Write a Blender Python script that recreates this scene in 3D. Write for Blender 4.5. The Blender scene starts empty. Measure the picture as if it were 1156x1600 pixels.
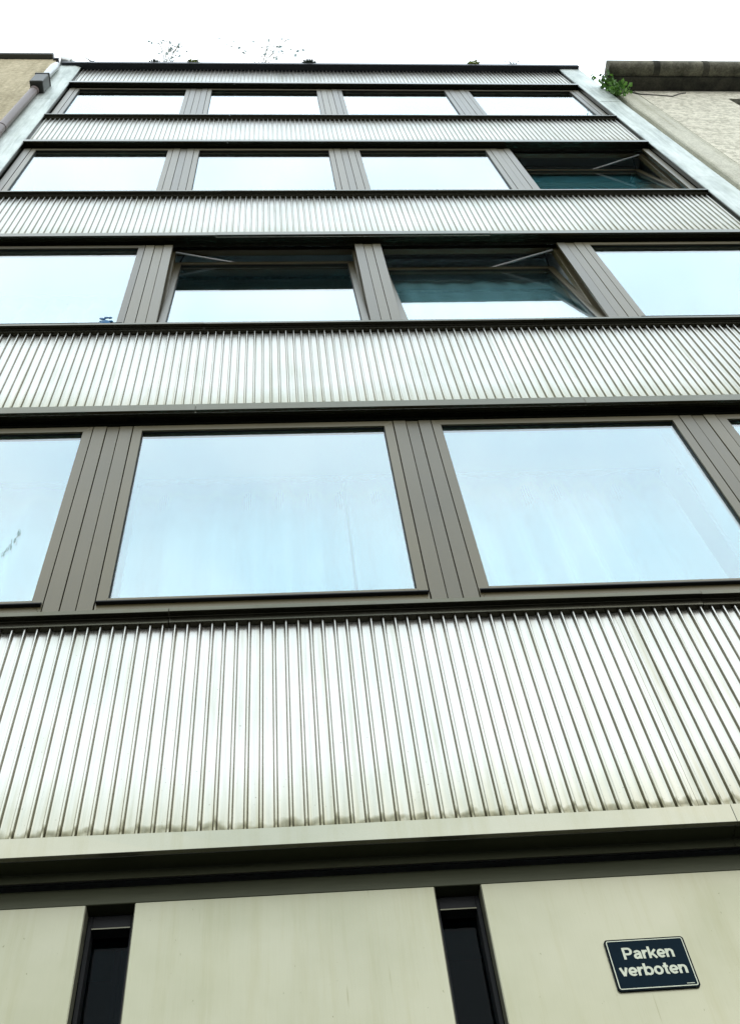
import bpy, bmesh, math, random
from mathutils import Vector, Matrix
random.seed(7)
SC = bpy.context.scene
COL = SC.collection

# ------------------------------------------------------------------ camera
cam_d = bpy.data.cameras.new('camera')
cam = bpy.data.objects.new('camera', cam_d)
COL.objects.link(cam)
R = Matrix(((0.9964481805, 0.0263967428, -0.0799639642),
            (-0.0199269157, -0.8487117770, -0.5284801203),
            (-0.0818165120, 0.5281964894, -0.8451713003)))
R = R.to_quaternion().to_matrix()
cam.matrix_world = Matrix.Translation((-0.2631, -2.6981, 1.0)) @ R.to_4x4()
cam_d.sensor_fit = 'VERTICAL'
cam_d.sensor_height = 36.0
cam_d.lens = 36.0 * 1700.9 / 1600.0
cam_d.clip_start = 0.05
cam_d.clip_end = 3000
SC.camera = cam

# ------------------------------------------------------------------ sky, sun, exposure
SUN_EL, SUN_AZ = math.radians(48), math.radians(25)      # behind the building, thin overcast
CLOUD = (0.9, 0.2, 0.3)
world = bpy.data.worlds.new('World')
SC.world = world
world.use_nodes = True
nt = world.node_tree
for n in list(nt.nodes):
    nt.nodes.remove(n)
out = nt.nodes.new('ShaderNodeOutputWorld')
bg = nt.nodes.new('ShaderNodeBackground')
sky = nt.nodes.new('ShaderNodeTexSky')
sky.sky_type = 'NISHITA'
sky.sun_disc = False
sky.sun_elevation = SUN_EL
sky.sun_rotation = SUN_AZ
sky.air_density = 1.0
sky.dust_density = 3.0
mixw = nt.nodes.new('ShaderNodeMix')
mixw.data_type = 'RGBA'
mixw.inputs['Factor'].default_value = 0.88
tcw = nt.nodes.new('ShaderNodeTexCoord')
cl = nt.nodes.new('ShaderNodeTexNoise')             # broad, soft breaks in the overcast
cl.inputs['Scale'].default_value = 1.3
cl.inputs['Detail'].default_value = 5
cl.inputs['Roughness'].default_value = 0.55
cmap = nt.nodes.new('ShaderNodeMapping')
cmap.inputs['Location'].default_value = CLOUD
nt.links.new(tcw.outputs['Generated'], cmap.inputs['Vector'])
nt.links.new(cmap.outputs['Vector'], cl.inputs['Vector'])
cr = nt.nodes.new('ShaderNodeValToRGB')
cr.color_ramp.elements[0].position = 0.36
cr.color_ramp.elements[0].color = (10.4, 12.2, 13.6, 1)
cr.color_ramp.elements[1].position = 0.62
cr.color_ramp.elements[1].color = (17.6, 17.4, 17.0, 1)
nt.links.new(cl.outputs['Fac'], cr.inputs['Fac'])
nt.links.new(sky.outputs['Color'], mixw.inputs['A'])
nt.links.new(cr.outputs['Color'], mixw.inputs['B'])
nt.links.new(mixw.outputs['Result'], bg.inputs['Color'])
bg.inputs['Strength'].default_value = 0.15
nt.links.new(bg.outputs['Background'], out.inputs['Surface'])

sun_d = bpy.data.lights.new('sun', 'SUN')
sun = bpy.data.objects.new('sun', sun_d)
COL.objects.link(sun)
sun_d.energy = 0.6
sun_d.angle = math.radians(25)
sun_d.color = (1.0, 0.96, 0.9)
sd = Vector((math.sin(SUN_AZ) * math.cos(SUN_EL), math.cos(SUN_AZ) * math.cos(SUN_EL), math.sin(SUN_EL)))
sun.rotation_euler = sd.to_track_quat('Z', 'Y').to_euler()

SC.view_settings.view_transform = 'Standard'
SC.view_settings.look = 'None'
SC.view_settings.exposure = 0.35
SC.view_settings.gamma = 1.0
SC.view_settings.use_curve_mapping = False
SC.render.engine = 'CYCLES'
SC.cycles.max_bounces = 10
SC.cycles.transparent_max_bounces = 16
SC.cycles.diffuse_bounces = 4
SC.cycles.glossy_bounces = 5

# ------------------------------------------------------------------ materials
def mat(name):
    m = bpy.data.materials.new(name)
    m.use_nodes = True
    n = m.node_tree.nodes
    n.clear()
    o = n.new('ShaderNodeOutputMaterial')
    p = n.new('ShaderNodeBsdfPrincipled')
    m.node_tree.links.new(p.outputs[0], o.inputs[0])
    return m, m.node_tree, p, o

def N(t, kind, **kw):
    n = t.nodes.new(kind)
    for k, v in kw.items():
        if k in n.inputs:
            n.inputs[k].default_value = v
        else:
            setattr(n, k, v)
    return n

def coords(t, scale=(1, 1, 1)):
    g = N(t, 'ShaderNodeNewGeometry')
    mp = N(t, 'ShaderNodeMapping')
    mp.inputs['Scale'].default_value = scale
    t.links.new(g.outputs['Position'], mp.inputs['Vector'])
    return mp.outputs['Vector']

def noise(t, vec, scale, detail=3, rough=0.55):
    n = N(t, 'ShaderNodeTexNoise', Scale=scale, Detail=detail, Roughness=rough)
    t.links.new(vec, n.inputs['Vector'])
    return n.outputs['Fac']

def ramp(t, fac, stops):
    r = N(t, 'ShaderNodeValToRGB')
    e = r.color_ramp.elements
    while len(e) < len(stops):
        e.new(0.5)
    for i, (p, c) in enumerate(stops):
        e[i].position = p
        e[i].color = (*c, 1) if len(c) == 3 else c
    t.links.new(fac, r.inputs['Fac'])
    return r.outputs['Color']

def mix(t, a, b, fac, mode='MIX'):
    m = N(t, 'ShaderNodeMix', data_type='RGBA', blend_type=mode)
    for s, v in (('A', a), ('B', b), ('Factor', fac)):
        if isinstance(v, (int, float)):
            m.inputs[s].default_value = v
        elif isinstance(v, tuple):
            m.inputs[s].default_value = (*v, 1)
        else:
            t.links.new(v, m.inputs[s])
    return m.outputs['Result']

def math_(t, op, a, b=0.0):
    m = N(t, 'ShaderNodeMath', operation=op)
    for i, v in enumerate((a, b)):
        if isinstance(v, (int, float)):
            m.inputs[i].default_value = v
        else:
            t.links.new(v, m.inputs[i])
    return m.outputs[0]

def bump(t, p, h, strength=0.3, dist=0.002):
    b = N(t, 'ShaderNodeBump', Strength=strength, Distance=dist)
    t.links.new(h, b.inputs['Height'])
    t.links.new(b.outputs[0], p.inputs['Normal'])

def metal(name, col, rough=0.4, metallic=0.9, var=0.12, streak=(60, 60, 1.5), dirt=None, spread=1.0, tone_lo=0.94):
    m, t, p, o = mat(name)
    v = coords(t, streak)
    s = noise(t, v, 4, 3)
    big = noise(t, coords(t), 2.3 * spread, 4)
    c1 = tuple(x * (1 - var) for x in col)
    c2 = tuple(min(x * (1 + var), 1) for x in col)
    c = ramp(t, s, [(0.3, c1), (0.7, c2)])
    c = mix(t, c, mix(t, c, (0.9, 0.91, 0.885), 1.0, 'MULTIPLY'), ramp(t, big, [(0.42, (0, 0, 0)), (0.66, (1, 1, 1))]))
    oi = N(t, 'ShaderNodeObjectInfo')
    tone = ramp(t, oi.outputs['Random'], [(0.0, (tone_lo, tone_lo, tone_lo * 0.99)), (1.0, (1.04, 1.04, 1.04))])
    c = mix(t, c, tone, 1.0, 'MULTIPLY')
    if dirt:
        c = mix(t, c, dirt(t), 1.0, 'MULTIPLY')
    t.links.new(c, p.inputs['Base Color'])
    p.inputs['Metallic'].default_value = metallic
    r = math_(t, 'ADD', math_(t, 'MULTIPLY', s, 0.16), rough - 0.08)
    t.links.new(r, p.inputs['Roughness'])
    bump(t, p, s, 0.05, 0.001)
    return m

RIB_PITCH = (3.604 + 2.7155) / (5 * 26)
def sheet_dirt_shade(t):
    # run marks from the top, specks, and dirt collected in blotches along the lower edge of each band, plus painted shade
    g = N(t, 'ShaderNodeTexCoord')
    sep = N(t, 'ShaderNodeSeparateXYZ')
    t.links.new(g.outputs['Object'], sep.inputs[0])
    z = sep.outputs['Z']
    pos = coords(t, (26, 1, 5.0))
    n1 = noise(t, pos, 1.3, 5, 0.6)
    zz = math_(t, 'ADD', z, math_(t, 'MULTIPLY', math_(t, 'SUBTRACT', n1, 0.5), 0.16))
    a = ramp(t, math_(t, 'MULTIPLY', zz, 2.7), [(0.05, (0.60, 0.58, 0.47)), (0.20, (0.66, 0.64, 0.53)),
                                               (0.32, (0.74, 0.73, 0.64)), (0.5, (0.80, 0.80, 0.73)), (1.0, (1, 1, 1))])  # dirt at the edge; fade above it paints the dimmer sky reflection
    # soft tide marks left in single pans just above the trim
    nb = noise(t, coords(t, (1, 1, 0.8)), 21, 3, 0.6)
    zb = math_(t, 'ADD', z, math_(t, 'MULTIPLY', math_(t, 'SUBTRACT', noise(t, coords(t), 13, 2), 0.5), 0.10))
    hump = math_(t, 'MAXIMUM', math_(t, 'SUBTRACT', 1.0, math_(t, 'MULTIPLY', math_(t, 'ABSOLUTE', math_(t, 'SUBTRACT', zb, 0.088)), 26.0)), 0.0)
    a = mix(t, a, ramp(t, math_(t, 'MULTIPLY', hump, nb), [(0.12, (1, 1, 1)), (0.34, (0.60, 0.59, 0.52)), (0.55, (0.36, 0.35, 0.29))]), 1.0, 'MULTIPLY')
    # grime and dark side reflection, painted in the two creases of every rib
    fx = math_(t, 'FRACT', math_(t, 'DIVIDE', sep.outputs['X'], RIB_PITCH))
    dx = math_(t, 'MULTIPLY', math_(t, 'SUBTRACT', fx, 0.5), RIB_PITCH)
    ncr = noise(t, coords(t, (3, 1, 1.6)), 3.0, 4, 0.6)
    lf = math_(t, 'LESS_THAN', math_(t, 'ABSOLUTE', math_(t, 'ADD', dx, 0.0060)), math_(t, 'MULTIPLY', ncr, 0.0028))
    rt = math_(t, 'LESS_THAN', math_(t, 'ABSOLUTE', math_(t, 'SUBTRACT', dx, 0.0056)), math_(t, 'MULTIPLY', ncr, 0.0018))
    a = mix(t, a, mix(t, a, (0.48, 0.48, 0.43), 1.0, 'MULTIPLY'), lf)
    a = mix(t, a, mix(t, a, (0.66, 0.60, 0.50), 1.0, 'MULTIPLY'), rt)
    n2 = noise(t, coords(t, (34, 1, 1.1)), 1.0, 4, 0.65)
    b = ramp(t, n2, [(0.50, (1, 1, 1)), (0.68, (0.84, 0.83, 0.76)), (0.8, (0.66, 0.64, 0.54))])
    n3 = noise(t, coords(t, (1, 1, 1)), 140, 1)
    c = ramp(t, n3, [(0.765, (1, 1, 1)), (0.80, (0.35, 0.33, 0.28))])
    n4 = noise(t, coords(t, (0.9, 1, 0.5)), 1.7, 3)
    d = ramp(t, n4, [(0.35, (1, 1, 1)), (0.7, (0.94, 0.96, 0.955))])
    return mix(t, mix(t, mix(t, a, b, 1.0, 'MULTIPLY'), c, 1.0, 'MULTIPLY'), d, 1.0, 'MULTIPLY')

def panel_dirt(t):
    n2 = noise(t, coords(t, (14, 1, 0.8)), 1.0, 6, 0.75)
    b = ramp(t, n2, [(0.5, (1, 1, 1)), (0.78, (0.90, 0.885, 0.80))])
    n3 = noise(t, coords(t, (1, 1, 0.5)), 95, 2)
    c = ramp(t, n3, [(0.75, (1, 1, 1)), (0.79, (0.62, 0.60, 0.50))])
    n5 = noise(t, coords(t, (70, 1, 3.0)), 1.0, 3, 0.5)
    c = mix(t, c, ramp(t, n5, [(0.70, (1, 1, 1)), (0.76, (0.80, 0.78, 0.70))]), 1.0, 'MULTIPLY')
    n4 = noise(t, coords(t, (1, 1, 1)), 1.9, 6, 0.6)
    d = ramp(t, n4, [(0.35, (0.945, 0.95, 0.91)), (0.65, (1, 1, 1))])
    return mix(t, mix(t, b, c, 1.0, 'MULTIPLY'), d, 1.0, 'MULTIPLY')

M = {}
M['sheet'] = metal('corrugated_aluminium', (0.53, 0.52, 0.485), 0.30, 0.95, 0.05, (90, 90, 1.2), sheet_dirt_shade)
M['panel'] = metal('champagne_aluminium', (0.285, 0.282, 0.207), 0.40, 0.8, 0.03, (260, 260, 3.0), panel_dirt)
M['trim'] = metal('bronze_trim', (0.115, 0.11, 0.083), 0.24, 1.0, 0.10, (2, 60, 60), panel_dirt)
M['fascia'] = metal('fascia_aluminium', (0.30, 0.296, 0.235), 0.34, 0.95, 0.05, (120, 3, 120), panel_dirt)
M['frame'] = metal('bronze_anodised_frame', (0.087, 0.070, 0.027), 0.42, 0.5, 0.10, (120, 120, 2), panel_dirt, 1.0, 0.66)
M['sill'] = metal('shaded_dark_bronze', (0.030, 0.033, 0.020), 0.26, 0.9, 0.10, (2, 60, 60), None)  # on the soffit boards the shade beneath trims is put into this colour
M['frame'].node_tree.nodes['Principled BSDF'].inputs['Coat Weight'].default_value = 0.45
M['frame'].node_tree.nodes['Principled BSDF'].inputs['Coat Roughness'].default_value = 0.3
M['frame'].node_tree.nodes['Principled BSDF'].inputs['Coat IOR'].default_value = 1.6
M['soffit'] = metal('shaded_olive_soffit', (0.034, 0.038, 0.018), 0.4, 0.4, 0.08, (2, 60, 60), None)  # shade under the fascia is put into this dark olive
M['black'] = metal('black_gasket', (0.012, 0.013, 0.014), 0.5, 0.0, 0.1)
M['black'].node_tree.nodes['Principled BSDF'].inputs['Specular IOR Level'].default_value = 0.12
M['black'].node_tree.nodes['Principled BSDF'].inputs['Metallic'].default_value = 0.0
M['cap'] = metal('dark_roof_cap', (0.045, 0.05, 0.058), 0.4, 0.5, 0.15)

def zinc_dirt(t):
    n = noise(t, coords(t, (3, 3, 0.7)), 2.5, 6, 0.65)
    a = ramp(t, n, [(0.3, (0.62, 0.66, 0.66)), (0.5, (0.95, 0.97, 0.97)), (0.7, (1.15, 1.17, 1.17))])
    n2 = noise(t, coords(t, (14, 14, 0.5)), 2.0, 4, 0.6)
    return mix(t, a, ramp(t, n2, [(0.5, (1, 1, 1)), (0.75, (0.70, 0.72, 0.68))]), 1.0, 'MULTIPLY')
M['zinc'] = metal('weathered_zinc', (0.46, 0.495, 0.465), 0.5, 0.6, 0.08, (20, 20, 2), zinc_dirt)
M['steel'] = metal('galvanised_steel', (0.45, 0.47, 0.47), 0.4, 0.8)
M['pipe'] = metal('brown_pipe', (0.13, 0.10, 0.09), 0.45, 0.2)
M['hopper'] = metal('dark_grey_hopper', (0.07, 0.075, 0.07), 0.5, 0.3)

def plaster(name, c1, c2, scale=6, bump_s=0.6, bump_d=0.004, grain=90, rough=0.9, dirt=None, stretch=(1, 1, 1), gr=((0.35, (0.72, 0.72, 0.70)), (0.62, (1.1, 1.1, 1.1)))):
    m, t, p, o = mat(name)
    a = noise(t, coords(t, stretch), scale, 6, 0.65)
    g = noise(t, coords(t), grain, 5, 0.7)
    c = ramp(t, a, [(0.3, c1), (0.7, c2)])
    c = mix(t, c, ramp(t, g, list(gr)), 1.0, 'MULTIPLY')
    if dirt:
        c = mix(t, c, dirt(t), 1.0, 'MULTIPLY')
    t.links.new(c, p.inputs['Base Color'])
    p.inputs['Roughness'].default_value = rough
    bump(t, p, g, bump_s, bump_d)
    return m

def drip_dirt(t):
    n = noise(t, coords(t, (7, 7, 0.35)), 1.5, 5, 0.65)
    return ramp(t, n, [(0.45, (1, 1, 1)), (0.8, (0.55, 0.54, 0.46))])
M['tan'] = plaster('tan_roughcast', (0.40, 0.35, 0.225), (0.52, 0.46, 0.31), 2, 0.9, 0.02, 16, 0.95, drip_dirt)
M['rough'] = plaster('grey_roughcast', (0.56, 0.54, 0.44), (0.70, 0.68, 0.56), 1.5, 0.9, 0.035, 17, 0.95, None, (1, 1, 1), ((0.38, (0.64, 0.64, 0.60)), (0.58, (1.08, 1.08, 1.08))))
M['smooth'] = plaster('smooth_render_border', (0.44, 0.44, 0.36), (0.58, 0.58, 0.48), 3, 0.3, 0.003, 60, 0.9, drip_dirt)
M['stone'] = plaster('mossy_stone', (0.03, 0.034, 0.024), (0.24, 0.23, 0.17), 5.0, 0.8, 0.01, 40, 0.95, None)
M['stone_dark'] = plaster('dark_mossy_stone', (0.02, 0.022, 0.017), (0.11, 0.105, 0.08), 4.0, 0.8, 0.01, 40, 0.95, None)
M['room'] = plaster('room_paint', (0.34, 0.36, 0.35), (0.40, 0.42, 0.41), 1, 0.1, 0.001, gr=((0.3, (0.97, 0.97, 0.97)), (0.7, (1, 1, 1))))
M['ceiling'] = plaster('white_ceiling_paint', (0.72, 0.76, 0.78), (0.78, 0.82, 0.84), 1, 0.1, 0.001, gr=((0.3, (0.97, 0.97, 0.97)), (0.7, (1, 1, 1))))
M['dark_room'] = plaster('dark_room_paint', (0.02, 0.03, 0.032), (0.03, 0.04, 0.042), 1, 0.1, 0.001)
M['core'] = plaster('wall_core', (0.05, 0.05, 0.045), (0.08, 0.08, 0.07), 2, 0.2, 0.002)
M['reveal'] = plaster('reveal_paint', (0.44, 0.47, 0.47), (0.5, 0.53, 0.53), 1, 0.1, 0.001)
M['asphalt'] = plaster('asphalt', (0.04, 0.04, 0.04), (0.06, 0.06, 0.058), 0.5, 0.6, 0.004, 120)
M['paving'] = plaster('paving', (0.05, 0.05, 0.047), (0.075, 0.074, 0.07), 0.8, 0.4, 0.003, 90)
M['soil'] = plaster('dark_soil', (0.02, 0.018, 0.014), (0.04, 0.036, 0.028), 8)

def glass(name, tint, r0, refl_tint=(1, 1, 1)):
    m, t, p, o = mat(name)
    t.nodes.remove(p)
    g = N(t, 'ShaderNodeNewGeometry')
    dot = N(t, 'ShaderNodeVectorMath', operation='DOT_PRODUCT')
    t.links.new(g.outputs['Incoming'], dot.inputs[0])
    t.links.new(g.outputs['True Normal'], dot.inputs[1])
    c = math_(t, 'ABSOLUTE', dot.outputs['Value'])
    f = math_(t, 'POWER', math_(t, 'SUBTRACT', 1.0, c), 5.0)
    f = math_(t, 'ADD', math_(t, 'MULTIPLY', f, 1 - r0), r0)
    tr = N(t, 'ShaderNodeBsdfTransparent')
    tr.inputs['Color'].default_value = (*tint, 1)
    gl = N(t, 'ShaderNodeBsdfGlossy')
    gl.inputs['Color'].default_value = (*refl_tint, 1)
    gl.inputs['Roughness'].default_value = 0.0
    bn = N(t, 'ShaderNodeBump', Strength=0.06, Distance=0.002)
    t.links.new(noise(t, coords(t), 2.2, 1), bn.inputs['Height'])
    t.links.new(bn.outputs[0], gl.inputs['Normal'])
    mx = N(t, 'ShaderNodeMixShader')
    t.links.new(f, mx.inputs[0])
    t.links.new(tr.outputs[0], mx.inputs[1])
    t.links.new(gl.outputs[0], mx.inputs[2])
    t.links.new(mx.outputs[0], o.inputs[0])
    return m
M['glass'] = glass('coated_window_glass', (0.76, 0.93, 0.955), 0.215, (0.97, 0.995, 1.0))
M['slot_glass'] = glass('dark_slot_glass', (0.16, 0.42, 0.48), 0.004)

def cloth(name, col, sheer=0.0):
    m, t, p, o = mat(name)
    w = noise(t, coords(t, (1, 1, 1)), 300, 2)
    c = ramp(t, w, [(0.3, tuple(x * 0.9 for x in col)), (0.7, col)])
    t.nodes.remove(p)
    d = N(t, 'ShaderNodeBsdfDiffuse')
    tl = N(t, 'ShaderNodeBsdfTranslucent')
    t.links.new(c, d.inputs[0])
    t.links.new(c, tl.inputs[0])
    mx = N(t, 'ShaderNodeMixShader')
    mx.inputs[0].default_value = 0.3
    t.links.new(d.outputs[0], mx.inputs[1])
    t.links.new(tl.outputs[0], mx.inputs[2])
    if sheer:                                       # open weave: more see-through face on than edge on
        g = N(t, 'ShaderNodeNewGeometry')
        dot = N(t, 'ShaderNodeVectorMath', operation='DOT_PRODUCT')
        t.links.new(g.outputs['Incoming'], dot.inputs[0])
        t.links.new(g.outputs['Normal'], dot.inputs[1])
        f = math_(t, 'MULTIPLY', math_(t, 'ABSOLUTE', dot.outputs['Value']), sheer)
        tr = N(t, 'ShaderNodeBsdfTransparent')
        m2 = N(t, 'ShaderNodeMixShader')
        t.links.new(f, m2.inputs[0])
        t.links.new(mx.outputs[0], m2.inputs[1])
        t.links.new(tr.outputs[0], m2.inputs[2])
        mx = m2
    t.links.new(mx.outputs[0], o.inputs[0])
    return m
M['curtain'] = cloth('white_sheer_cloth', (0.90, 0.91, 0.91), 0.85)
M['blind'] = cloth('grey_green_cloth', (0.40, 0.62, 0.64))

def leafy(name, c1, c2, transl=0.35):
    m, t, p, o = mat(name)
    g = N(t, 'ShaderNodeNewGeometry')
    c = ramp(t, g.outputs['Random Per Island'], [(0.0, c1), (1.0, c2)])
    t.links.new(c, p.inputs['Base Color'])
    p.inputs['Roughness'].default_value = 0.5
    tl = N(t, 'ShaderNodeBsdfTranslucent')
    t.links.new(c, tl.inputs[0])
    mx = N(t, 'ShaderNodeMixShader')
    mx.inputs[0].default_value = transl
    t.links.new(p.outputs[0], mx.inputs[1])
    t.links.new(tl.outputs[0], mx.inputs[2])
    t.links.new(mx.outputs[0], o.inputs[0])
    return m
M['ivy'] = leafy('ivy_leaf', (0.03, 0.09, 0.015), (0.12, 0.26, 0.04))
M['leaf'] = leafy('grey_green_leaf', (0.12, 0.17, 0.17), (0.24, 0.30, 0.29), 0.55)
M['moss'] = leafy('moss', (0.07, 0.11, 0.01), (0.22, 0.27, 0.02), 0.1)
M['moss_dark'] = leafy('dark_moss', (0.015, 0.03, 0.02), (0.04, 0.07, 0.04), 0.1)
M['stem'] = plaster('dry_stem', (0.16, 0.16, 0.13), (0.24, 0.24, 0.19), 8)

def plain(name, col, rough=0.5):
    m, t, p, o = mat(name)
    n = noise(t, coords(t), 60, 3)
    t.links.new(ramp(t, n, [(0.3, tuple(x * 0.88 for x in col)), (0.7, col)]), p.inputs['Base Color'])
    p.inputs['Roughness'].default_value = rough
    p.inputs['Specular IOR Level'].default_value = 0.04
    return m
M['sign_blue'] = plain('sign_dark_blue', (0.0007, 0.0085, 0.0150), 0.42)
M['sign_white'] = plain('sign_cream_white', (0.50, 0.53, 0.42), 0.5)
M['sign_rim'] = plain('sign_rim', (0.001, 0.005, 0.007), 0.4)
M['blue'] = plain('blue_ceramic', (0.03, 0.12, 0.25), 0.2)
M['smear'] = plain('green_smear', (0.26, 0.37, 0.35), 0.8)

# ------------------------------------------------------------------ mesh helpers
def box(bm, x0, x1, y0, y1, z0, z1):
    vs = [bm.verts.new(p) for p in ((x0, y0, z0), (x1, y0, z0), (x1, y1, z0), (x0, y1, z0),
                                    (x0, y0, z1), (x1, y0, z1), (x1, y1, z1), (x0, y1, z1))]
    for f in ((0, 3, 2, 1), (4, 5, 6, 7), (0, 1, 5, 4), (1, 2, 6, 5), (2, 3, 7, 6), (3, 0, 4, 7)):
        bm.faces.new([vs[i] for i in f])

def prism_x(bm, x0, x1, pts):
    """profile pts (y, z) swept along x"""
    a = [bm.verts.new((x0, y, z)) for y, z in pts]
    b = [bm.verts.new((x1, y, z)) for y, z in pts]
    n = len(pts)
    for i in range(n):
        j = (i + 1) % n
        bm.faces.new((a[i], a[j], b[j], b[i]))
    bm.faces.new(a[::-1])
    bm.faces.new(b)

def prism_z(bm, z0, z1, pts):
    """plan pts (x, y) swept along z"""
    a = [bm.verts.new((x, y, z0)) for x, y in pts]
    b = [bm.verts.new((x, y, z1)) for x, y in pts]
    n = len(pts)
    for i in range(n):
        j = (i + 1) % n
        bm.faces.new((a[i], a[j], b[j], b[i]))
    bm.faces.new(a[::-1])
    bm.faces.new(b)

def tube(bm, pts, r, seg=8, r2=None):
    pts = [Vector(p) for p in pts]
    rings = []
    for i, p in enumerate(pts):
        d = (pts[min(i + 1, len(pts) - 1)] - pts[max(i - 1, 0)]).normalized()
        q = d.to_track_quat('Z', 'Y')
        rr = r if r2 is None else r + (r2 - r) * i / (len(pts) - 1)
        rings.append([bm.verts.new(p + q @ Vector((rr * math.cos(2 * math.pi * k / seg), rr * math.sin(2 * math.pi * k / seg), 0))) for k in range(seg)])
    for a, b in zip(rings, rings[1:]):
        for k in range(seg):
            j = (k + 1) % seg
            bm.faces.new((a[k], a[j], b[j], b[k]))
    bm.faces.new(rings[0][::-1])
    bm.faces.new(rings[-1])

def mesh(name, bm, m, bevel=0.0, smooth=None):
    bmesh.ops.recalc_face_normals(bm, faces=bm.faces)
    if bevel:
        es = [e for e in bm.edges if len(e.link_faces) == 2 and e.calc_face_angle(0) > 0.6]
        bmesh.ops.bevel(bm, geom=es, offset=bevel, segments=1, affect='EDGES', clamp_overlap=True)
    me = bpy.data.meshes.new(name)
    bm.to_mesh(me)
    bm.free()
    me.materials.append(m)
    if smooth is not None:
        for p in me.polygons:
            p.use_smooth = True
        me.set_sharp_from_angle(angle=math.radians(smooth))
    return me

def link(name, me, parent=None, loc=(0, 0, 0), rot=(0, 0, 0)):
    o = bpy.data.objects.new(name, me)
    COL.objects.link(o)
    o.location = loc
    o.rotation_euler = rot
    if parent:
        o.parent = parent
    return o

def boxes(name, lst, m, parent=None, bevel=0.0, loc=(0, 0, 0), rot=(0, 0, 0)):
    bm = bmesh.new()
    for b in lst:
        box(bm, *b)
    return link(name, mesh(name, bm, m, bevel), parent, loc, rot)

def empty(name, loc=(0, 0, 0)):
    o = bpy.data.objects.new(name, None)
    COL.objects.link(o)
    o.location = loc
    return o

def tag(o, label=None, cat=None, group=None, kind=None):
    if label: o['label'] = label
    if cat: o['category'] = cat
    if group: o['group'] = group
    if kind: o['kind'] = kind
    return o

# ------------------------------------------------------------------ street (out of frame, still lights the undersides)
tag(boxes('road', [(-600, 600, -600, -2.2, -0.3, 0.0), (-600, 600, -2.2, 600, -0.3, -0.01)], M['asphalt']), kind='structure')
tag(boxes('pavement', [(-40, 40, -2.05, -0.03, -0.008, 0.13)], M['paving'], bevel=0.01), kind='structure')
tag(boxes('kerb', [(-40, 40, -2.2, -2.055, -0.005, 0.125)], M['paving'], bevel=0.015), kind='structure')

# ------------------------------------------------------------------ the office building
H = 3.0
W = 1.5911
MX = [-1.1438 + W * k for k in range(-1, 4)]      # mullion axes, the outer two are the ends
SX0, SX1 = -2.7155, 3.604                            # extent of the metal bands
NROW = 4
BASE_SILL = 4.478                                   # underside of the lowest sill
BASE_TRIM = 3.306                                   # underside of the lowest trim

bld = tag(empty('office_building', (0.45, 0, 0)),
          'five storey office block clad in pale corrugated metal bands and bronze framed ribbon windows', 'building')
OFF = Vector((-0.45, 0, 0))
def part(name, me, parent=None, loc=(0, 0, 0), rot=(0, 0, 0)):
    """link a mesh under the building; loc in world coordinates when parent is the building"""
    if parent is None:
        return link(name, me, bld, Vector(loc) + OFF, rot)
    return link(name, me, parent, loc, rot)
def pbox(name, lst, m, bevel=0.0):
    bm = bmesh.new()
    for b in lst:
        box(bm, *b)
    return part(name, mesh(name, bm, m, bevel))

# concrete wall cores, slabs and rooms
for r in range(0, NROW + 1):
    z0 = 6.40 + H * (r - 1)
    z1 = 7.545 + H * (r - 1) if r < NROW else 16.35
    if r == 0:
        z0 = 3.30
    pbox('wall_core', [(-2.72, 3.61, 0.024, 0.055, z0, z1)] + ([(-2.72, 3.61, 0.0555, 0.20, z0 + 0.36, z1 - 0.002)] if r < NROW else []), M['core'])
for r in range(NROW + 1):
    zc = 6.76 + H * (r - 1)
    if r == 0:
        zc = 3.42
    pbox('floor_slab', [(-2.78, 3.70, 0.205, 5.0, zc, zc + 0.22)], M['ceiling'] if r == 1 else M['room'])
pbox('back_wall', [(-2.9, 3.9, 5.0, 5.25, 0, 16.2)], M['room'])
pbox('side_wall', [(-2.95, -2.79, 0.13, 4.99, 3.0, 16.2)], M['room'])
pbox('side_wall', [(3.75, 3.92, 0.13, 4.99, 3.0, 16.2)], M['room'])
pbox('ground_floor_wall', [(-2.9, 3.9, 0.7, 0.85, 0, 3.41)], M['dark_room'])

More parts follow.
